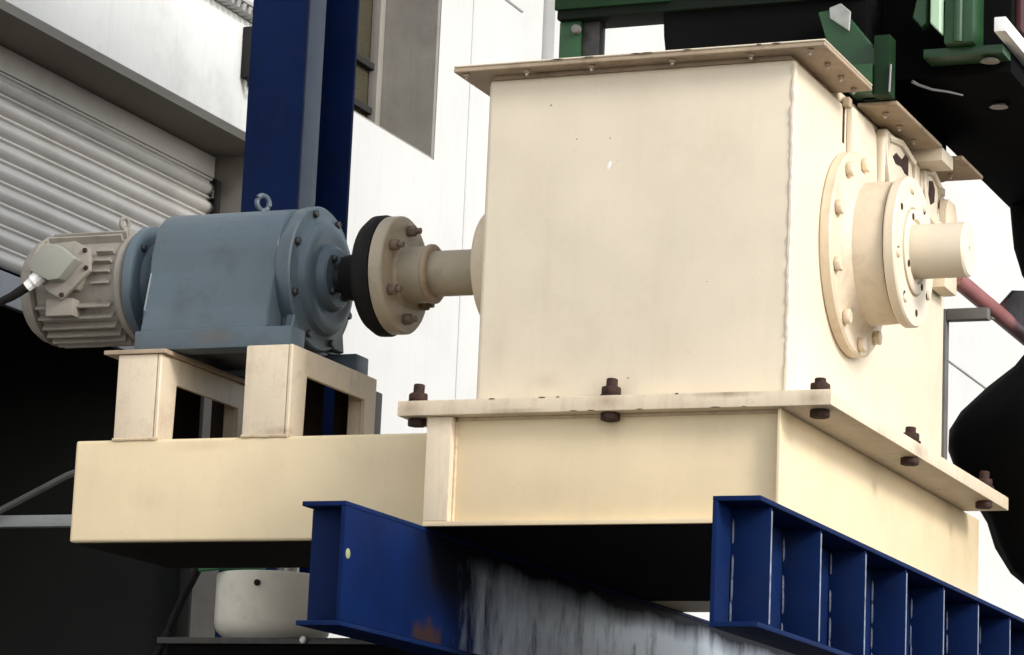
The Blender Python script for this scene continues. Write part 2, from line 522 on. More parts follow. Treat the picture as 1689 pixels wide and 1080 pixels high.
# dark room behind the door
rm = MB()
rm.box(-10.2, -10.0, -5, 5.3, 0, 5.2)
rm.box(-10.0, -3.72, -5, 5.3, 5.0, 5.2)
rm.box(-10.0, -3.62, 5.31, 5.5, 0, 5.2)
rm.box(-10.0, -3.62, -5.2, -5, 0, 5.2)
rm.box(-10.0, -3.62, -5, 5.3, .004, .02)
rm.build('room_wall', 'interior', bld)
# roller shutter, half raised
SX = -3.575
sh = MB().box(SX - .03, SX + .012, .5, 5.285, 4.885, 4.99, .006).build('roller_shutter', 'shutter', bld)
pitch = .0895
prof = []
for k in range(9):
    a = k / 8
    prof.append((SX - .002 + .030 * math.sin(math.pi * a) ** .8, -.066 * (1 - a)))
prof += [(SX - .002, .004), (SX + .014, .008), (SX + .014, .016), (SX - .002, .0205), (SX - .012, .0205), (SX - .012, -.066)]
slat = MB().prism([(p[0], p[1]) for p in prof], 1, .5, 5.262).mesh('slat', 'shutter', (0, 0, 0), 50)
for k in range(9):
    place('slat', slat, sh, (0, 0, 4.862 - k * pitch))
MB().box(SX - .02, SX + .016, .5, 5.262, 3.925, 4.062, .006).build('bottom_bar', 'shutterbar', sh)
MB().box(SX - .03, SX + .03, 5.268, 5.288, 0, 4.88, .003).build('guide_rail', 'interior', sh)
clip = MB().box(-.012, .016, -.012, .012, -.02, .02, .004).mesh('clip', 'steel')
for k in range(5):
    place('clip', clip, sh, (SX + .034, 5.255, 4.80 - k * pitch * 2))
ch = MB()
ch.tube([(SX + .05, 5.25, 4.86), (SX + .055, 5.245, 4.7), (SX + .04, 5.26, 4.62), (SX + .055, 5.25, 4.5), (SX + .05, 5.25, 4.2)], .016, 8)
ch.build('chain', 'interior', sh)

# ------------------------------------------------------------------ navy steel column
colm = thing('steel_column', 'tall navy blue steel column behind the gearbox', 'column', (-1.548, 2.2, 0))
MB().box(-1.654, -1.442, 2.0, 2.018, 0, 7, .003).build('flange', 'blue', colm)
MB().box(-1.654, -1.442, 2.39, 2.408, 0, 7, .003).build('flange', 'blue', colm)
MB().box(-1.555, -1.541, 2.0182, 2.3898, 0, 7).build('web', 'blue', colm)
MB().box(-1.462, -1.443, 2.0184, 2.15, 0, 7, .008, 3).build('lip', 'bluegrey', colm)  # paler blue-grey strip behind the front flange

# ------------------------------------------------------------------ pale brace pipe and thin rod between column and building
p = MB()
p.box(-3.57, -1.66, 2.2, 2.24, 2.806, 2.848, .006)
tag(p.build('brace_bar', 'pipe'), 'pale grey horizontal bar crossing the dark doorway at the far left', 'bar')
p = MB()
p.tube([(-3.35, 2.16, 2.52), (-2.65, 2.16, 2.847), (-2.36, 2.16, 2.98), (-2.2, 2.16, 3.03), (-1.66, 2.16, 3.06)], .012, 8)
tag(p.build('brace_rod', 'greybar'), 'thin dark rod slanting up across the dark doorway', 'rod')

# ------------------------------------------------------------------ navy channel beams
def channel(name, label, web, fl, y0, y1, webmat):
    t = thing(name, label, 'steel beam', ((web[0] + web[1]) / 2, y0, 2.183), 'channel beams under the machine')
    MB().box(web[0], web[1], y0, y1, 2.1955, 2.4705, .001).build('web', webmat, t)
    MB().box(fl[0], fl[1], y0, y1, 2.471, 2.483, .002).build('top_flange', 'blue', t)
    MB().box(fl[0], fl[1], y0, y1, 2.183, 2.195, .002).build('bottom_flange', 'blue', t)
    return t


bl = channel('channel_beam', 'navy channel beam on the left with worn streaks and a pale sheen painted on its web', (-.012, .0)  , (-.118, .0005), -.46, 3.4, 'worn_sheen')
br_ = channel('channel_beam', 'navy channel beam on the right with a row of stiffener plates', (.925, .937), (.9245, 1.04), -.45, 3.4, 'blue')
st = MB().box(-.118, -.0125, -.005, .005, 2.1955, 2.4705, .001).mesh('stiffener', 'blue')
for yy in (-.395, .9, 2.1):
    place('stiffener', st, bl, (0, yy, 0))
st = MB().box(.9375, 1.032, -.005, .005, 2.1955, 2.4705, .0012).mesh('stiffener', 'blue')
for k in range(9):
    place('stiffener', st, br_, (0, -.342 + k * .3935, 0))
sc_ = MB().box(1.0322, 1.0338, -.0042, .0042, 2.200, 2.462, .0006, 1).mesh('worn_edge', 'bluewear')
for k in range(8):
    o = place('worn_edge', sc_, br_, (0, -.342 + k * .3935, 0))
# stitch welds at the stiffeners
wb = MB()
for k in range(6):
    wb.lathe([(-.03, .0005), (-.024, .003), (0, .0035), (.02, .003), (.028, .0005)], 2, (0, 0), 8)
    break
wm = wb.mesh('weld', 'blueweld')
for k in range(8):
    for zz in (2.425, 2.345, 2.285, 2.225):
        place('weld', wm, br_, (.9405 + random.uniform(0, .003), -.349 + k * .3935, zz + random.uniform(-.015, .015)))
    place('weld', wm, br_, (.965, -.349 + k * .3935, 2.199), (0, R(90), 0))
MB().lathe([(.0016, .0), (.0012, .011), (.0002, .013)], 0, (-.436, 2.358), 12).build('paint_chip', 'hole', bl)  # pale disc added for a hole with light showing through the web
# legs of the support frame, down to the yard
for xx, nm in ((-.064, 'left'), (.982, 'right')):
    for yy, wh in ((.95, 'near'), (3.0, 'far')):
        tt = thing('support_post', 'navy post under the %s end of the %s channel beam' % (wh, nm), 'post', (xx, yy, 0), 'posts under the channel beams')
        MB().box(xx - .06, xx + .06, yy - .06, yy + .06, .0155, 2.182, .006).build('shaft', 'blue', tt)
        MB().box(xx - .13, xx + .13, yy - .13, yy + .13, .001, .015, .003).build('base_plate', 'blue', tt)

# ------------------------------------------------------------------ cream machine base: main frame, motor skid and the two portal stands
base = thing('machine_base', 'cream steel base frame with a long motor skid under the machine', 'base frame', (.47, .8, 2.487))
MB().box(.0655, .9295, .030, .044, 2.4965, 2.7645, .001).build('front_plate', 'cream_base', base)
MB().box(-.006, .062, .0005, .044, 2.4965, 2.7645, .002).build('corner_post', 'cream_worn', base)
MB().box(.9301, .9385, .002, 2.0, 2.4965, 2.7645, .002).build('side_plate', 'cream_base', base)
MB().box(-.006, .0645, .0445, 2.0, 2.4965, 2.7645, .002).build('side_plate', 'cream_base', base)
MB().box(-.006, .94, .0, 2.0, 2.4833, 2.496, .002).build('bottom_lip', 'cream_base', base)
MB().box(.004, .922, .012, 1.66, 2.4800, 2.4828).build('underside', 'black', base)  # shade under the base painted as a black sheet
MB().box(.065, .93, 1.98, 1.995, 2.4965, 2.7645, .002).build('rear_plate', 'cream_base', base)
MB().tube([(.0645, .029, 2.498), (.065, .029, 2.6), (.0645, .029, 2.755)], .005, 8).build('weld', 'weld', base)
wl = MB()
n = 60
wl.tube([(.07 + .855 * k / n, .0285 + random.uniform(-.0012, .0012), 2.762) for k in range(n + 1)], .0055, 8)
wl.build('weld', 'weld', base)
# skid beam
SK = MB().box(-1.20, -.0065, .270, .85, 2.4872, 2.772, .010, 3).build('skid_beam', 'cream_base', base)
MB().box(-1.19, -.02, .285, .84, 2.4845, 2.4868).build('underside', 'darkshade', SK)  # dark sheet that paints the shade below the skid
def stand(x0, x1, z1):
    s = MB()
    # side frame (portal) with a square window through it
    s.box(x0, x1 - .0125, .270, .362, 2.7725, z1, .006, 2)
    s.box(x0, x1 - .0125, .3625, .815, z1 - .014, z1, .002, 1)
    s.box(x0 + .085, x1 - .0125, .745, .812, 2.7725, z1 - .0145, .004, 1)
    out = [(.2705, 2.7725), (.2705, z1), (.815, z1), (.815, 2.7725), (.742, 2.7725), (.742, z1 - .070), (.362, z1 - .070), (.362, 2.7725)]
    s.prism(out, 0, x1 - .012, x1, .003, 1)
    o = s.build('stand', 'cream_worn', base)
    MB().box(x0 + .009, x1 - .013, .8125, .8145, 2.774, z1 - .0155).build('rear_plate', 'darkshade', o)  # coloured dark to paint the shade inside the stand
    MB().box(x0 + .001, x0 + .008, .3635, .744, 2.774, z1 - .0155).build('back_plate', 'darkshade', o)  # cream plate in shade, the shade put into its dark colour
    w = MB()
    pts = [(x0 + (x1 - x0) * k / 14, .2695 + random.uniform(-.001, .001), 2.7725 + random.uniform(-.001, .001)) for k in range(15)]
    w.tube(pts, .0045, 6)
    w.tube([(x1 + .001 + random.uniform(-.001, .001), .27 + .09 * k / 8, 2.7725) for k in range(9)], .0045, 6)
    w.build('weld', 'weld', o)
    return o
s1 = stand(-1.082, -.945, 3.012)
s2 = stand(-.682, -.540, 3.026)
MB().box(-1.125, -.930, .262, .83, 3.0125, 3.0245, .002).build('shim_plate', 'cream_dirty', s1)
MB().box(-.655, -.56, .8155, .90, 2.7725, 3.0, .004).build('end_gusset', 'greybar', s2)

# ------------------------------------------------------------------ crusher
cr = thing('crusher', 'large cream box shaped crusher with bolted flanges and a bearing on its side', 'crusher', (.5, .8, 2.765))
body = MB().box(.102, .938, .050, 1.553, 2.8055, 3.664, .014, 3).build('body', 'cream', cr)
# base flange plate
fp = MB().box(-.083, 1.072, -.020, 1.82, 2.7655, 2.805, .004, 2).build('base_flange', 'cream_worn', cr)
w = MB()
w.tube([(.095 + .85 * k / 50, .048 + random.uniform(-.001, .001), 2.807) for k in range(51)], .006, 8)
w.tube([(.940 + random.uniform(-.001, .001), .05 + 1.5 * k / 60, 2.807) for k in range(61)], .006, 8)
w.build('weld', 'weld', fp)
w = MB()
w.tube([(.9335 + random.uniform(-.0012, .0012), .0545 + random.uniform(-.0012, .0012), 2.815 + .84 * k / 70) for k in range(71)], [.0075 + random.uniform(-.0015, .0015) for k in range(71)], 8)
w.build('corner_weld', 'cream', body)
# anchor bolts: stud, nut, washer above, head below
stud = MB().lathe([(0, .0145), (.036, .0145), (.038, .012)], 2, (0, 0), 14).mesh('stud', 'rust')
nut = MB().prism(hexa(.026), 2, 0, .022, .003, 1).mesh('nut', 'rust')
wash = MB().lathe([(0, .010), (0, .029), (.004, .029), (.004, .010), (0, .010)], 2, (0, 0), 20).mesh('washer', 'rust')
head = MB().prism(hexa(.026), 2, -.020, 0, .003, 1).mesh('bolt_head', 'rust')
for i, (bx, by) in enumerate(((-.046, .026), (.490, .012), (1.024, .045), (1.046, .80), (1.046, 1.62), (-.046, .8))):
    a = R(random.uniform(0, 60))
    place('washer', wash, fp, (bx, by, 2.8051))
    place('nut', nut, fp, (bx, by, 2.8092), (R(random.uniform(-2, 2)), 0, a))
    place('stud', stud, fp, (bx, by, 2.812 + random.uniform(-.006, .006)), (R(random.uniform(-3, 3)), R(random.uniform(-3, 3)), 0))
    place('bolt_head', head, fp, (bx, by, 2.7653), (0, 0, a * .7))
# top covers
bolt_s = MB().prism(hexa(.0095), 2, -.009, 0, .002, 1).mesh('bolt_head', 'cream_dirty')
cap_s = MB().lathe([(-.006, 0), (-.005, .003), (-.002, .0045), (0, .0045)], 2, (0, 0), 10).mesh('bolt_end', 'steel')
def cover(x0, x1, y0, y1, z, bolts):
    c = MB().box(x0, x1, y0, y1, z - .012, z, .002, 1).build('cover', 'cream_dirty', cr)
    for bx, by in bolts:
        place('bolt_head', bolt_s, c, (bx, by, z - .0122), (0, 0, R(random.uniform(0, 60))))
        place('bolt_end', cap_s, c, (bx, by, z - .0225))
    return c
c1 = cover(.022, 1.030, -.002, .425, 3.688, [(.05, .018), (.22, .02), (.40, .02), (.62, .02), (.83, .02), (.985, .02), (.99, .15), (.99, .27), (.99, .39), (.06, .2)])
MB().box(.0225, 1.031, -.004, .426, 3.6885, 3.694, .002, 1).build('gasket', 'cream', c1)
cover(.942, 1.052, .592, 1.062, 3.694, [(1.0, .66), (1.0, .80), (1.0, .95)])
cover(.942, 1.075, 1.205, 1.445, 3.697, [(1.0, 1.25), (1.0, 1.36)])
MB().box(.106, .936, .432, 1.55, 3.6645, 3.690, .003, 1).build('top_plate', 'cream_worn', cr)
fil = MB()
fil.box(.115, .925, .056, .430, 3.6645, 3.6755)
fil.build('top_rim', 'cream_dirty', cr)
# vertical joint with bolt in the side wall
jt = MB().box(.9382, .9395, .470, .486, 3.555, 3.664).build('joint', 'rust', cr)
MB().box(.9385, .958, .462, .492, 3.650, 3.676, .004).build('joint_bolt', 'cream_dirty', jt)
# raised rib plate behind the joint
MB().prism([(.505, 3.42), (.505, 3.663), (.70, 3.663), (.742, 3.64), (.742, 3.53), (.765, 3.50), (.765, 3.42)], 0, .9385, .955, .006, 2).build('side_rib', 'cream', cr)

# lugs below the covers: cast brackets with a slotted hole
def lug(y0, y1, z0, z1, hole):
    s = MB()
    s.prism([(y0, z0), (y1, z0), (y1, z1 - .02), (y1 - .02, z1), (y0 + .02, z1), (y0, z1 - .03)], 0, .9385, .975, .012, 3)
    o = s.build('lug', 'cream', cr)
    h = MB()
    h.prism(hole, 0, .9752, .9775, .0, 1)
    h.build('lug_hole', 'rust', o)
    r_ = MB()
    pts = [(.975, y0 + .012, z0 + .02), (.977, y0 + .010, z1 - .03), (.977, (y0 + y1) / 2, z1 - .012), (.977, y1 - .012, z1 - .035), (.977, y1 - .012, z0 + .03), (.977, (y0 + y1) / 2, z0 + .012)]
    r_.tube(pts, .011, 8, True)
    r_.build('lug_rim', 'cream', o)
    return o
lug(.755, 1.045, 3.50, 3.672, [(.83, 3.605), (.86, 3.622), (.92, 3.618), (.955, 3.640), (.985, 3.640), (.985, 3.588), (.955, 3.588), (.92, 3.598), (.86, 3.592)])
lug(1.155, 1.330, 3.50, 3.672, [(1.215, 3.63), (1.25, 3.638), (1.275, 3.62), (1.27, 3.58), (1.235, 3.565), (1.21, 3.59)])
b_ = MB()
b_.box(.956, .972, 1.075, 1.13, 3.59, 3.6505, .004)
b_.box(.956, 1.05, 1.075, 1.198, 3.651, 3.690, .004)
b_.build('angle_bracket', 'cream', cr)
b_ = MB()
b_.prism([(1.36, 3.35), (1.36, 3.58), (1.39, 3.62), (1.47, 3.62), (1.50, 3.58), (1.50, 3.35)], 0, .9386, .99, .012, 2)
b_.build('rear_boss', 'cream_worn', cr)

# bearing housing on the right
AY, AZ = .55, 3.268
bh = MB().lathe([(.9386, .0), (.9386, .268), (.943, .272), (.966, .272), (.972, .266), (.972, .225), (.985, .205), (1.002, .190), (1.075, .186), (1.085, .183)],
                0, (AY, AZ), 72).build('bearing_housing', 'cream_worn', cr)
MB().lathe([(1.086, .150), (1.086, .194), (1.091, .198), (1.112, .198), (1.117, .194), (1.117, .118), (1.110, .114), (1.110, .0)], 0, (AY, AZ), 72).build('end_cap', 'cream', bh)
MB().lathe([(1.1105, .108), (1.1105, .112), (1.121, .112), (1.125, .106), (1.125, .086), (1.117, .082), (1.117, .0)], 0, (AY, AZ), 60).build('seal_ring', 'cream', bh)
MB().tube([(1.0858, AY + .188 * math.cos(a), AZ + .188 * math.sin(a)) for a in [2 * math.pi * k / 72 for k in range(72)]], .0035, 6, True).build('gasket', 'rust', bh)
MB().lathe([(1.1175, .0), (1.1175, .0715), (1.258, .0715), (1.264, .066), (1.264, .010), (1.258, .008), (1.258, 0)], 0, (AY, AZ), 48).build('shaft_end', 'cream', cr)
hb = MB().prism(hexa(.021), 0, 0, .018, .003, 1).mesh('bolt', 'cream_worn')
for k in range(10):
    a = R(18 + 36 * k)
    place('bolt', hb, bh, (.9725, AY + .242 * math.cos(a), AZ + .242 * math.sin(a)), (R(random.uniform(0, 60)), 0, 0))
hb2 = MB().lathe([(0, .013), (.002, .013), (.006, .010), (.006, 0)], 0, (0, 0), 12).mesh('bolt', 'cream_worn')
hb3 = MB().lathe([(0, .010), (.0016, .009), (.0016, 0)], 0, (0, 0), 12).mesh('bolt_hole', 'rust')
for k in range(8):
    a = R(10 + 45 * k)
    place('bolt_hole', hb3, bh, (1.1172, AY + .160 * math.cos(a), AZ + .160 * math.sin(a)))
    if k % 3:
        place('bolt', hb2, bh, (1.1172, AY + .165 * math.cos(a + .05), AZ + .165 * math.sin(a + .05)))
for k in range(4):
    a = R(30 + 90 * k)
    place('bolt_hole', hb3, bh, (1.1252, AY + .097 * math.cos(a), AZ + .097 * math.sin(a)))
# bearing boss and drive shaft on the left
MB().lathe([(.1015, .20), (.09, .20), (.08, .185), (-.060, .178), (-.075, .165), (-.082, .140), (-.082, 0)], 0, (AY, AZ), 64).build('bearing_boss', 'cream_worn', cr)
MB().lathe([(-.0825, .064), (-.262, .064)], 0, (AY, AZ), 48).build('drive_shaft', 'coupling', cr)

# chips and runs in the paint of the front panel
chp = MB().lathe([(-.0006, .0), (-.0004, .004), (0, .0055)], 1, (0, 0), 8)
chm = chp.mesh('paint_chip', 'white')
o = place('paint_chip', chm, body, (.447, .0498, 3.415), (0, R(20), 0))
o.scale = (.9, 1, 2.2)
chd = MB().lathe([(-.0006, .0), (-.0004, .0022), (0, .003)], 1, (0, 0), 8).mesh('paint_chip', 'cream_dirty')
for bx, bz, sc in ((.355, 3.49, .9), (.447, 3.487, 1.0), (.28, 3.585, 1.2), (.52, 2.86, 1.1), (.72, 3.1, .7)):
    o = place('paint_chip', chd, body, (bx, .0498, bz), (0, R(random.uniform(0, 90)), 0))
    o.scale = (sc, 1, sc * .7)

ce = MB().prism([(-.02, 0), (-.006, .003), (.010, .0022), (.022, .0005), (.012, -.002), (-.008, -.0015)], 1, 0, .0015).mesh('paint_chip', 'rust')
for k in range(9):
    zz = random.choice((2.8035, 2.767))
    o = place('paint_chip', ce, fp, (random.uniform(.0, 1.05), -.0212, zz))
    o.scale = (random.uniform(.2, .7), 1, random.uniform(.4, .8))
for k in range(7):
    o = place('paint_chip', ce, c1, (random.uniform(.06, 1.0), -.0052, 3.6905))
    o.scale = (random.uniform(.3, 1.0), 1, .6)

# ------------------------------------------------------------------ shaft coupling
cp = thing('shaft_coupling', 'round flanged coupling with a black rubber half between gearbox and crusher', 'coupling', (-.38, AY, AZ - .17))
MB().lathe([(-.385, 0), (-.385, .160), (-.381, .166), (-.347, .166), (-.343, .162), (-.343, .088), (-.336, .080), (-.268, .080), (-.2625, .075), (-.2625, .066)],
           0, (AY, AZ), 64).build('driven_half', 'coupling', cp)
MB().lathe([(-.2645, .081), (-.2645, .0835), (-.254, .0835), (-.250, .079), (-.250, .066)], 0, (AY, AZ), 48).build('retaining_ring', 'cream_dirty', cp)
MB().lathe([(-.3855, 0), (-.3855, .166), (-.395, .171), (-.420, .170), (-.440, .155), (-.458, .118), (-.475, .085), (-.492, .068), (-.525, .062), (-.525, 0)],
           0, (AY, AZ), 64).build('rubber_half', 'rubber', cp)
cb = MB().prism(hexa(.017), 0, 0, .026, .003, 1)
cb.lathe([(.0262, .009), (.040, .009), (.041, 0)], 0, (0, 0), 10)
cbm = cb.mesh('bolt', 'cream_rust')
for k in range(6):
    a = R(30 + 60 * k)
    place('bolt', cbm, cp, (-.3428, AY + .126 * math.cos(a), AZ + .126 * math.sin(a)), (R(random.uniform(0, 60)), 0, 0))

# ------------------------------------------------------------------ gearbox
gb = thing('gearbox', 'blue grey foot mounted gearbox on the two cream stands', 'gearbox', (-.85, .55, 3.03))
sec = []
for k in range(19):
    a = R(180 - 10 * k)
    ca, sa = math.cos(a), math.sin(a)
    e = 2 / 2.9
    sec.append((AY + .196 * math.copysign(abs(ca) ** e, ca), AZ - .004 + .196 * math.copysign(abs(sa) ** e, sa)))
sec = [(.312, 3.085), (.335, 3.15)] + sec + [(.765, 3.15), (.788, 3.085)]
hous = MB().prism(sec, 0, -1.045, -.648, .008, 2).build('housing', 'gear', gb, 28)
for ya, yb in ((.298, .385), (.715, .80)):
    MB().box(-1.052, -.562, ya, yb, 3.0275, 3.0845, .006, 2).build('foot', 'gear', gb)
MB().box(-1.045, -.65, .386, .714, 3.046, 3.0845, .004).build('belly', 'oil_shade_steel', gb)  # dark colour paints the shade beneath the gearbox
# gearbox end cover (towards the coupling)
ec = MB().lathe([(-.6478, .202), (-.632, .206), (-.608, .206), (-.603, .202), (-.603, .176), (-.597, .164), (-.580, .158), (-.573, .148), (-.570, .128), (-.575, .112), (-.575, .096), (-.556, .090), (-.550, .082), (-.550, .0)],
                0, (AY, AZ), 64).build('end_cover', 'gear', gb)
MB().box(-.647, -.612, .40, .70, 3.0848, 3.13, .006).build('cover_foot', 'gear_dirty', ec)
for s in (-1, 1):
    f_ = MB()
    f_.prism([(AY + s * .10, 3.0848), (AY + s * .17, 3.0848), (AY + s * .15, 3.16), (AY + s * .10, 3.10)], 0, -.630, -.604, .003, 1)
    f_.build('cover_lug', 'gear', ec)
sb = MB().prism(hexa(.012), 0, 0, .012, .002, 1).mesh('bolt', 'oil_shade_steel')
for k in range(8):
    a = R(22.5 + 45 * k)
    place('bolt', sb, ec, (-.6028, AY + .187 * math.cos(a), AZ + .187 * math.sin(a)), (R(k * 13), 0, 0))
for k in range(4):
    a = R(45 + 90 * k)
    place('bolt', sb, ec, (-.5498, AY + .066 * math.cos(a), AZ + .066 * math.sin(a)), (R(k * 17), 0, 0))
MB().lathe([(-.5502, .042), (-.5255, .042)], 0, (AY, AZ), 32).build('output_shaft', 'oil_shade_steel', gb)
MB().box(-.546, -.53, AY - .008, AY + .008, AZ + .046, AZ + .060, .002).build('key', 'oil_shade_steel', gb)
# flange towards the motor
mf = MB().lathe([(-1.0452, .15), (-1.075, .125), (-1.105, .118), (-1.118, .128), (-1.124, .160), (-1.130, .172), (-1.150, .174), (-1.156, .170), (-1.156, 0)],
                0, (AY, AZ), 64).build('motor_flange', 'gear', gb)
for k in range(4):
    a = R(45 + 90 * k + 8)
    place('bolt', sb, mf, (-1.1236, AY + .146 * math.cos(a), AZ + .146 * math.sin(a)), (R(k * 17), 0, 0))
def eye(parent, x, z, r, m, tilt):
    e = MB()
    e.lathe([(z, r * .9), (z + r * .5, r * .8), (z + r * .7, r * .5), (z + r * 1.0, r * .42)], 2, (x, AY), 16)
    c = Vector((x, AY, z + r * 1.9))
    e.tube([c + Vector((math.cos(a) * math.cos(tilt), math.cos(a) * math.sin(tilt), math.sin(a))) * r for a in [2 * math.pi * k / 20 for k in range(20)]], r * .36, 8, True)
    return e.build('lifting_eye', m, parent)
eye(gb, -.805, 3.4575, .022, 'gear', R(65))
spk = MB().lathe([(-.0006, .0), (-.0004, .0035), (0, .0045)], 1, (0, 0), 8).mesh('paint_chip', 'white')
for xx, zz in ((-.772, 3.165), (-.715, 3.215), (-.738, 3.195)):
    o = place('paint_chip', spk, hous, (xx, .3495 if zz > 3.18 else .344, zz))
    o.scale = (.8, 2.5, .8)

# ------------------------------------------------------------------ electric motor
mo = thing('electric_motor', 'beige grey electric motor with cooling fins and a terminal box at the left end', 'motor', (-1.38, .55, 3.11))
MR = .146
mb = MB().lathe([(-1.1565, .150), (-1.170, .160), (-1.186, .160), (-1.190, .150), (-1.205, MR), (-1.450, MR), (-1.460, .138)], 0, (AY, AZ), 64)
mb.build('casing', 'motor', mo)
fc = MB().lathe([(-1.4605, .150), (-1.465, .157), (-1.490, .153), (-1.510, .138), (-1.522, .112), (-1.522, 0)], 0, (AY, AZ), 56).build('fan_cowl', 'motor', mo)
MB().lathe([(-1.4602, .149), (-1.4625, .162), (-1.4690, .162), (-1.471, .150)], 0, (AY, AZ), 56).build('cowl_band', 'motor', fc)
MB().lathe([(-1.5223, .10), (-1.526, .09), (-1.526, 0)], 0, (AY, AZ), 32).build('fan_grille', 'rubber', fc)
# long fins: tapered bars parallel to the axle, each a piece of its own
def fin(x0, x1, h=.026):
    return MB().prism([(-.0052, MR - .003), (.0052, MR - .003), (.0034, MR + h), (-.0034, MR + h)], 0, x0, x1, .0012, 1).mesh('fin', 'motor')
long_f = fin(-1.448, -1.205, .023)
short_f = fin(-1.262, -1.205, .017)
for k in range(30):
    a = 12 * k                     # 0 = up, turning towards the viewer side (-Y) with positive angle
    side = a
    if 40 < side < 118:
        me = short_f
        if side in (48, 108):
            continue
    else:
        me = long_f
    if side in (0, 12, 348):
        continue
    place('fin', me, mo, (0, AY, AZ), (R(side), 0, 0))
# boss pads
MB().box(-1.40, -1.31, AY - .168, AY - .10, AZ - .112, AZ - .060, .006).build('mounting_pad', 'motor', mo)
MB().box(-1.275, -1.20, AY - .06, AY + .06, AZ + .135, AZ + .160, .008).build('eye_pad', 'motor', mo)
eye(mo, -1.255, AZ + .160, .017, 'motor', R(80))
# terminal box: neck, plate, bevelled lid
cx, cz = -1.352, 3.300
MB().prism([(cx + a, cz + b) for a, b in ((-.055, -.055), (.05, -.07), (.085, 0), (.07, .05), (-.02, .06), (-.07, .01))], 1, .378, .45, .004, 1).build('box_neck', 'motor', mo)
pl = [(.095, .045), (.102, -.020), (.016, -.101), (-.034, -.075), (-.073, -.030), (-.070, .012), (-.020, .066), (.045, .070)]
tb = MB().prism([(cx + a, cz + b) for a, b in pl], 1, .362, .3775, .004, 2).build('terminal_box', 'motor', mo)
ld = [(-.024, .058), (.016, .051), (.077, .008), (.026, -.050), (-.007, -.053), (-.071, -.020), (-.077, .005), (-.036, .047)]
lb = MB()
lb.prism([(cx + a * 1.0, cz + b * 1.0) for a, b in ld], 1, .318, .3615, .005, 2)
lb.build('lid', 'motorlid', tb)
sc = MB().lathe([(-.006, 0), (-.006, .006), (0, .0075)], 1, (0, 0), 12).mesh('screw', 'rust')
for a, b in ((.090, -.012), (.016, -.088), (.083, .040)):
    place('screw', sc, tb, (cx + a, .3618, cz + b))
gd = Vector((-.75, -.10, -.62)).normalized()
g0 = Vector((cx - .045, .345, cz - .030))
gl = MB()
gl.tube([g0, g0 + gd * .030, g0 + gd * .031, g0 + gd * .055], [.021, .021, .017, .016], 10)
gl.build('cable_gland', 'white', tb)
pc = MB()
g1 = g0 + gd * .05
pc.tube([g1, g1 + Vector((-.05, -.004, -.030)), (-1.52, .34, 3.197), (-1.60, .35, 3.155), (-1.75, .42, 3.06), (-2.0, .6, 2.7), (-2.25, .75, 2.0), (-2.4, .8, 1.0), (-2.45, .8, .05)],
        [.015, .013, .0115, .011, .011, .011, .011, .011, .011], 10)
tag(pc.build('power_cable', 'rubber'), 'black power cable leaving the motor terminal box to the left', 'cable')

# ------------------------------------------------------------------ cabinet, drum, hose and cable at the lower left
cab = thing('cabinet', 'black cabinet below the motor skid at the bottom edge', 'cabinet', (-.95, 1.45, 0))
MB().box(-1.36, -.40, 1.15, 1.80, .001, 2.292, .008).build('case', 'black', cab)
MB().box(-1.385, -.56, 1.13, 1.82, 2.2925, 2.312, .004).build('top_plate', 'oil_shade_steel', cab)
MB().lathe([(1.1295, .008), (1.12, .011), (1.114, .008), (1.112, 0)], 1, (-.885, 2.304), 14).build('knob', 'white', cab)
dr = thing('drum', 'pale grey drum with a rounded lower edge on the black cabinet', 'drum', (-1.106, 1.35, 2.313))
MB().lathe([(2.3125, 0), (2.3125, .135), (2.330, .155), (2.345, .172), (2.372, .180), (2.515, .180), (2.521, .176), (2.521, 0)], 2, (-1.106, 1.35), 56).build('shell', 'drum', dr)
MB().lathe([(2.5212, .026), (2.56, .026), (2.56, 0)], 2, (-1.03, 1.30), 20).build('nozzle', 'zinc', dr)
MB().lathe([(1.1725, .010), (1.168, .010), (1.167, 0)], 1, (-1.075, 2.482), 12).build('plug', 'rubber', dr)
gh = MB()
gh.tube([(-1.30, 1.22, 2.535), (-1.25, 1.2, 2.545), (-1.18, 1.22, 2.533), (-1.10, 1.27, 2.532)], .010, 8)
gh.tube([(-1.29, 1.20, 2.526), (-1.22, 1.19, 2.530), (-1.15, 1.24, 2.531)], .008, 8)
tag(gh.build('hose', 'hose'), 'short green hose lying over the pale grey drum', 'hose')
bc = MB()
bc.tube([(-1.27, 1.22, 2.60), (-1.30, 1.21, 2.53), (-1.335, 1.19, 2.44), (-1.365, 1.16, 2.33), (-1.40, 1.12, 2.2), (-1.43, 1.1, 1.5), (-1.45, 1.1, .02)], .013, 10)
tag(bc.build('cable', 'rubber'), 'black cable hanging in a curve left of the pale grey drum', 'cable')

# ------------------------------------------------------------------ dark feed hopper above the crusher with its green supports
hp = thing('feed_hopper', 'dark hopper looming over the crusher with green painted supports', 'hopper', (.6, 1.2, 3.69))
MB().prism([(.40, 3.691), (.375, 3.93), (.372, 3.99), (.372, 4.5), (.955, 4.5), (.955, 3.691)], 1, .62, 1.5, .02, 2).build('throat', 'black', hp)  # black stands for green steel in deep shade
MB().box(.060, .956, .60, .72, 3.995, 4.7, .006).build('front_beam', 'greenshade', hp)
MB().box(.058, .40, .585, .5995, 4.02, 4.25, .003).build('beam_plate', 'greenhalfshade', hp)
MB().box(.957, 1.318, .76, 3.7, 3.80, 7.5, .004).build('chute', 'black', hp)  # deep shade painted black; unseen top added to shadow the column and fascia
MB().box(.062, .125, .62, .68, 3.691, 3.994, .003).build('post', 'green', hp)
MB().box(.126, .178, .635, .68, 3.691, 3.994, .003).build('post_angle', 'oil_shade_steel', hp)
MB().lathe([(.595, 0), (.597, .012), (.612, .014)], 1, (.118, 3.965), 12).build('bolt', 'greybar', hp)
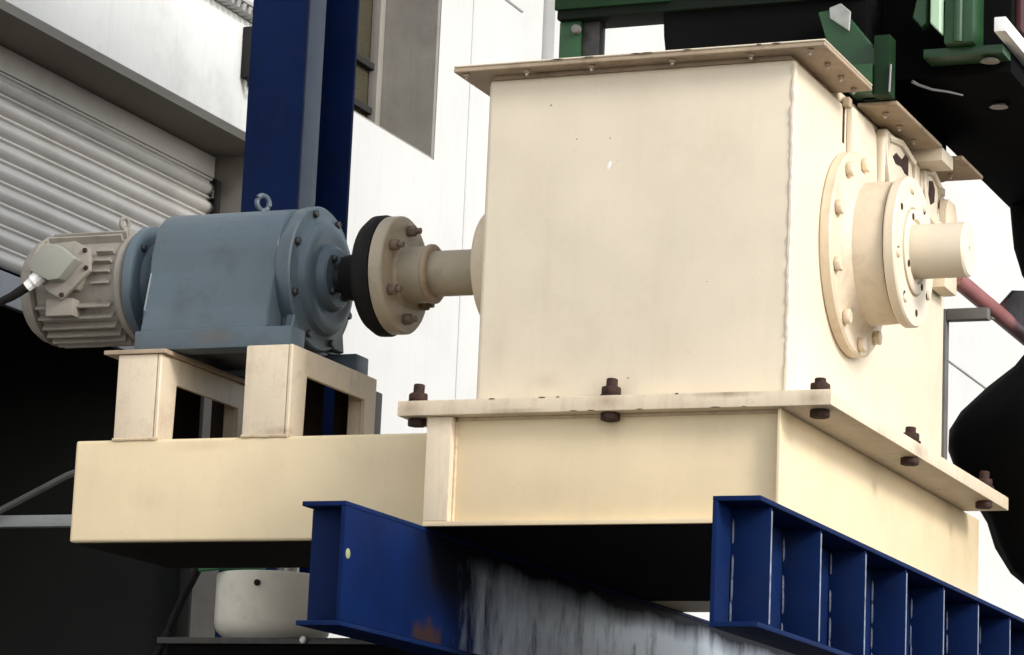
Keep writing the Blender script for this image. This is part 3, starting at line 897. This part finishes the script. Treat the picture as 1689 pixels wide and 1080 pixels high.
gp = MB().prism([(.832, 3.948), (.90, 3.955), (1.0, 3.83), (1.0, 3.70), (.955, 3.70), (.905, 3.775), (.862, 3.86)], 1, .565, .598, .004, 1).build('gusset', 'green', hp)
MB().prism([(.868, 3.955), (.900, 3.965), (.928, 3.94), (.925, 3.885), (.870, 3.925)], 1, .556, .5645, .002, 1).build('name_plate', 'plate', gp)
MB().box(.94, 1.0, .52, .59, 3.70, 3.78, .003).build('bracket', 'green', hp)
MB().box(1.002, 1.046, .53, .59, 3.696, 3.86, .003).build('bracket_side', 'greenhalfshade', hp)
MB().tube([(1.048, .525, 3.70), (1.051, .525, 3.775)], .003, 6).build('bracket_edge', 'wire', hp)
fl2 = MB().box(1.10, 1.318, .665, .755, 3.828, 3.853, .004).build('support_flange', 'green', hp)
MB().prism([(1.165, 3.8535), (1.170, 4.3), (1.245, 4.3), (1.245, 3.8535)], 1, .63, .75, .006, 2).build('support_post', 'green', hp)
MB().tube([(1.205, .627, 3.855), (1.207, .627, 4.3)], .012, 10).build('support_rib', 'green', hp)
MB().prism([(1.135, 3.905), (1.135, 4.05), (1.163, 4.05), (1.163, 3.875)], 1, .60, .64, .003, 1).build('support_cheek', 'greenlit', hp)
MB().prism([(1.080, 3.93), (1.105, 3.90), (1.122, 3.91), (1.122, 4.05), (1.095, 4.0)], 1, .62, .66, .004, 1).build('support_cheek', 'green', hp)
lens = MB().lathe([(.0, .0), (-.004, .018), (-.012, .026), (-.012, 0)], 2, (0, 0), 18).mesh('bolt', 'zinc')
place('bolt', lens, fl2, (1.275, .70, 3.8275))
place('bolt', lens, fl2, (1.215, 1.05, 3.7995))
MB().box(1.3185, 1.350, .56, 4.2, 3.855, 3.895, .003).build('side_rail', 'white', hp)
MB().box(1.3185, 1.334, .80, 4.2, 3.93, 4.2, .003).build('red_panel', 'redark', hp)
wi = MB()
wi.tube([(1.062, .70, 3.775), (1.075, .72, 3.770), (1.11, .73, 3.758), (1.15, .74, 3.752), (1.19, .75, 3.742)], [.005, .004, .0035, .003, .002], 6)
tag(wi.build('wire', 'wire'), 'thin grey wire dangling under the dark hopper at the upper right', 'wire')

# unidentified black shape, built as a bulge hanging from the chute
sv = MB()
prof = [(3.798, .22), (3.74, .215), (3.66, .21), (3.58, .19), (3.50, .14), (3.44, .12), (3.36, .15), (3.29, .20), (3.22, .28), (3.14, .36), (3.08, .40), (3.02, .41), (2.95, .39), (2.88, .345), (2.80, .29), (2.72, .26), (2.64, .21), (2.58, .14), (2.565, .07), (2.565, 0)]
sv.lathe(prof, 2, (1.18, 2.32), 48)
for v in sv.bm.verts:
    a = math.atan2(v.co.y - 2.32, v.co.x - 1.18)
    k = 1 + .03 * math.sin(5 * a + v.co.z * 9) + .02 * math.sin(11 * a - v.co.z * 5)
    v.co.x = 1.18 + (v.co.x - 1.18) * k
    v.co.y = 2.32 + (v.co.y - 2.32) * k
tag(sv.build('black_shape', 'black'), 'bulging matte black unidentified shape behind the crusher at the right edge', 'shape')

# red rail and grey bracket frame behind the crusher
rr_ = MB()
rr_.tube([(.962, 1.57, 3.425), (.962, 3.6, 3.425)], .026, 14)
rl = thing('handrail', 'dusty red pipe rail running back from behind the crusher shaft', 'rail', (.962, 1.6, 3.4))
rr_.build('pipe', 'red', rl)
MB().box(.935, .965, 2.03, 2.06, 3.395, 3.46, .004).build('clamp', 'pipe', rl)
MB().prism([(2.10, 3.43), (2.35, 3.55), (2.6, 3.60), (2.6, 3.44)], 0, .945, .957, .003, 1).build('gusset', 'redark', rl)
gr = thing('bracket_frame', 'grey angle frame standing behind the crusher by the red rail', 'bracket', (.80, 1.72, 2.805))
MB().box(.885, .905, 1.70, 1.74, 2.8055, 3.36, .003).build('upright', 'greybar', gr)
MB().box(.906, 1.03, 1.70, 1.74, 3.325, 3.36, .003).build('arm', 'greybar', gr)
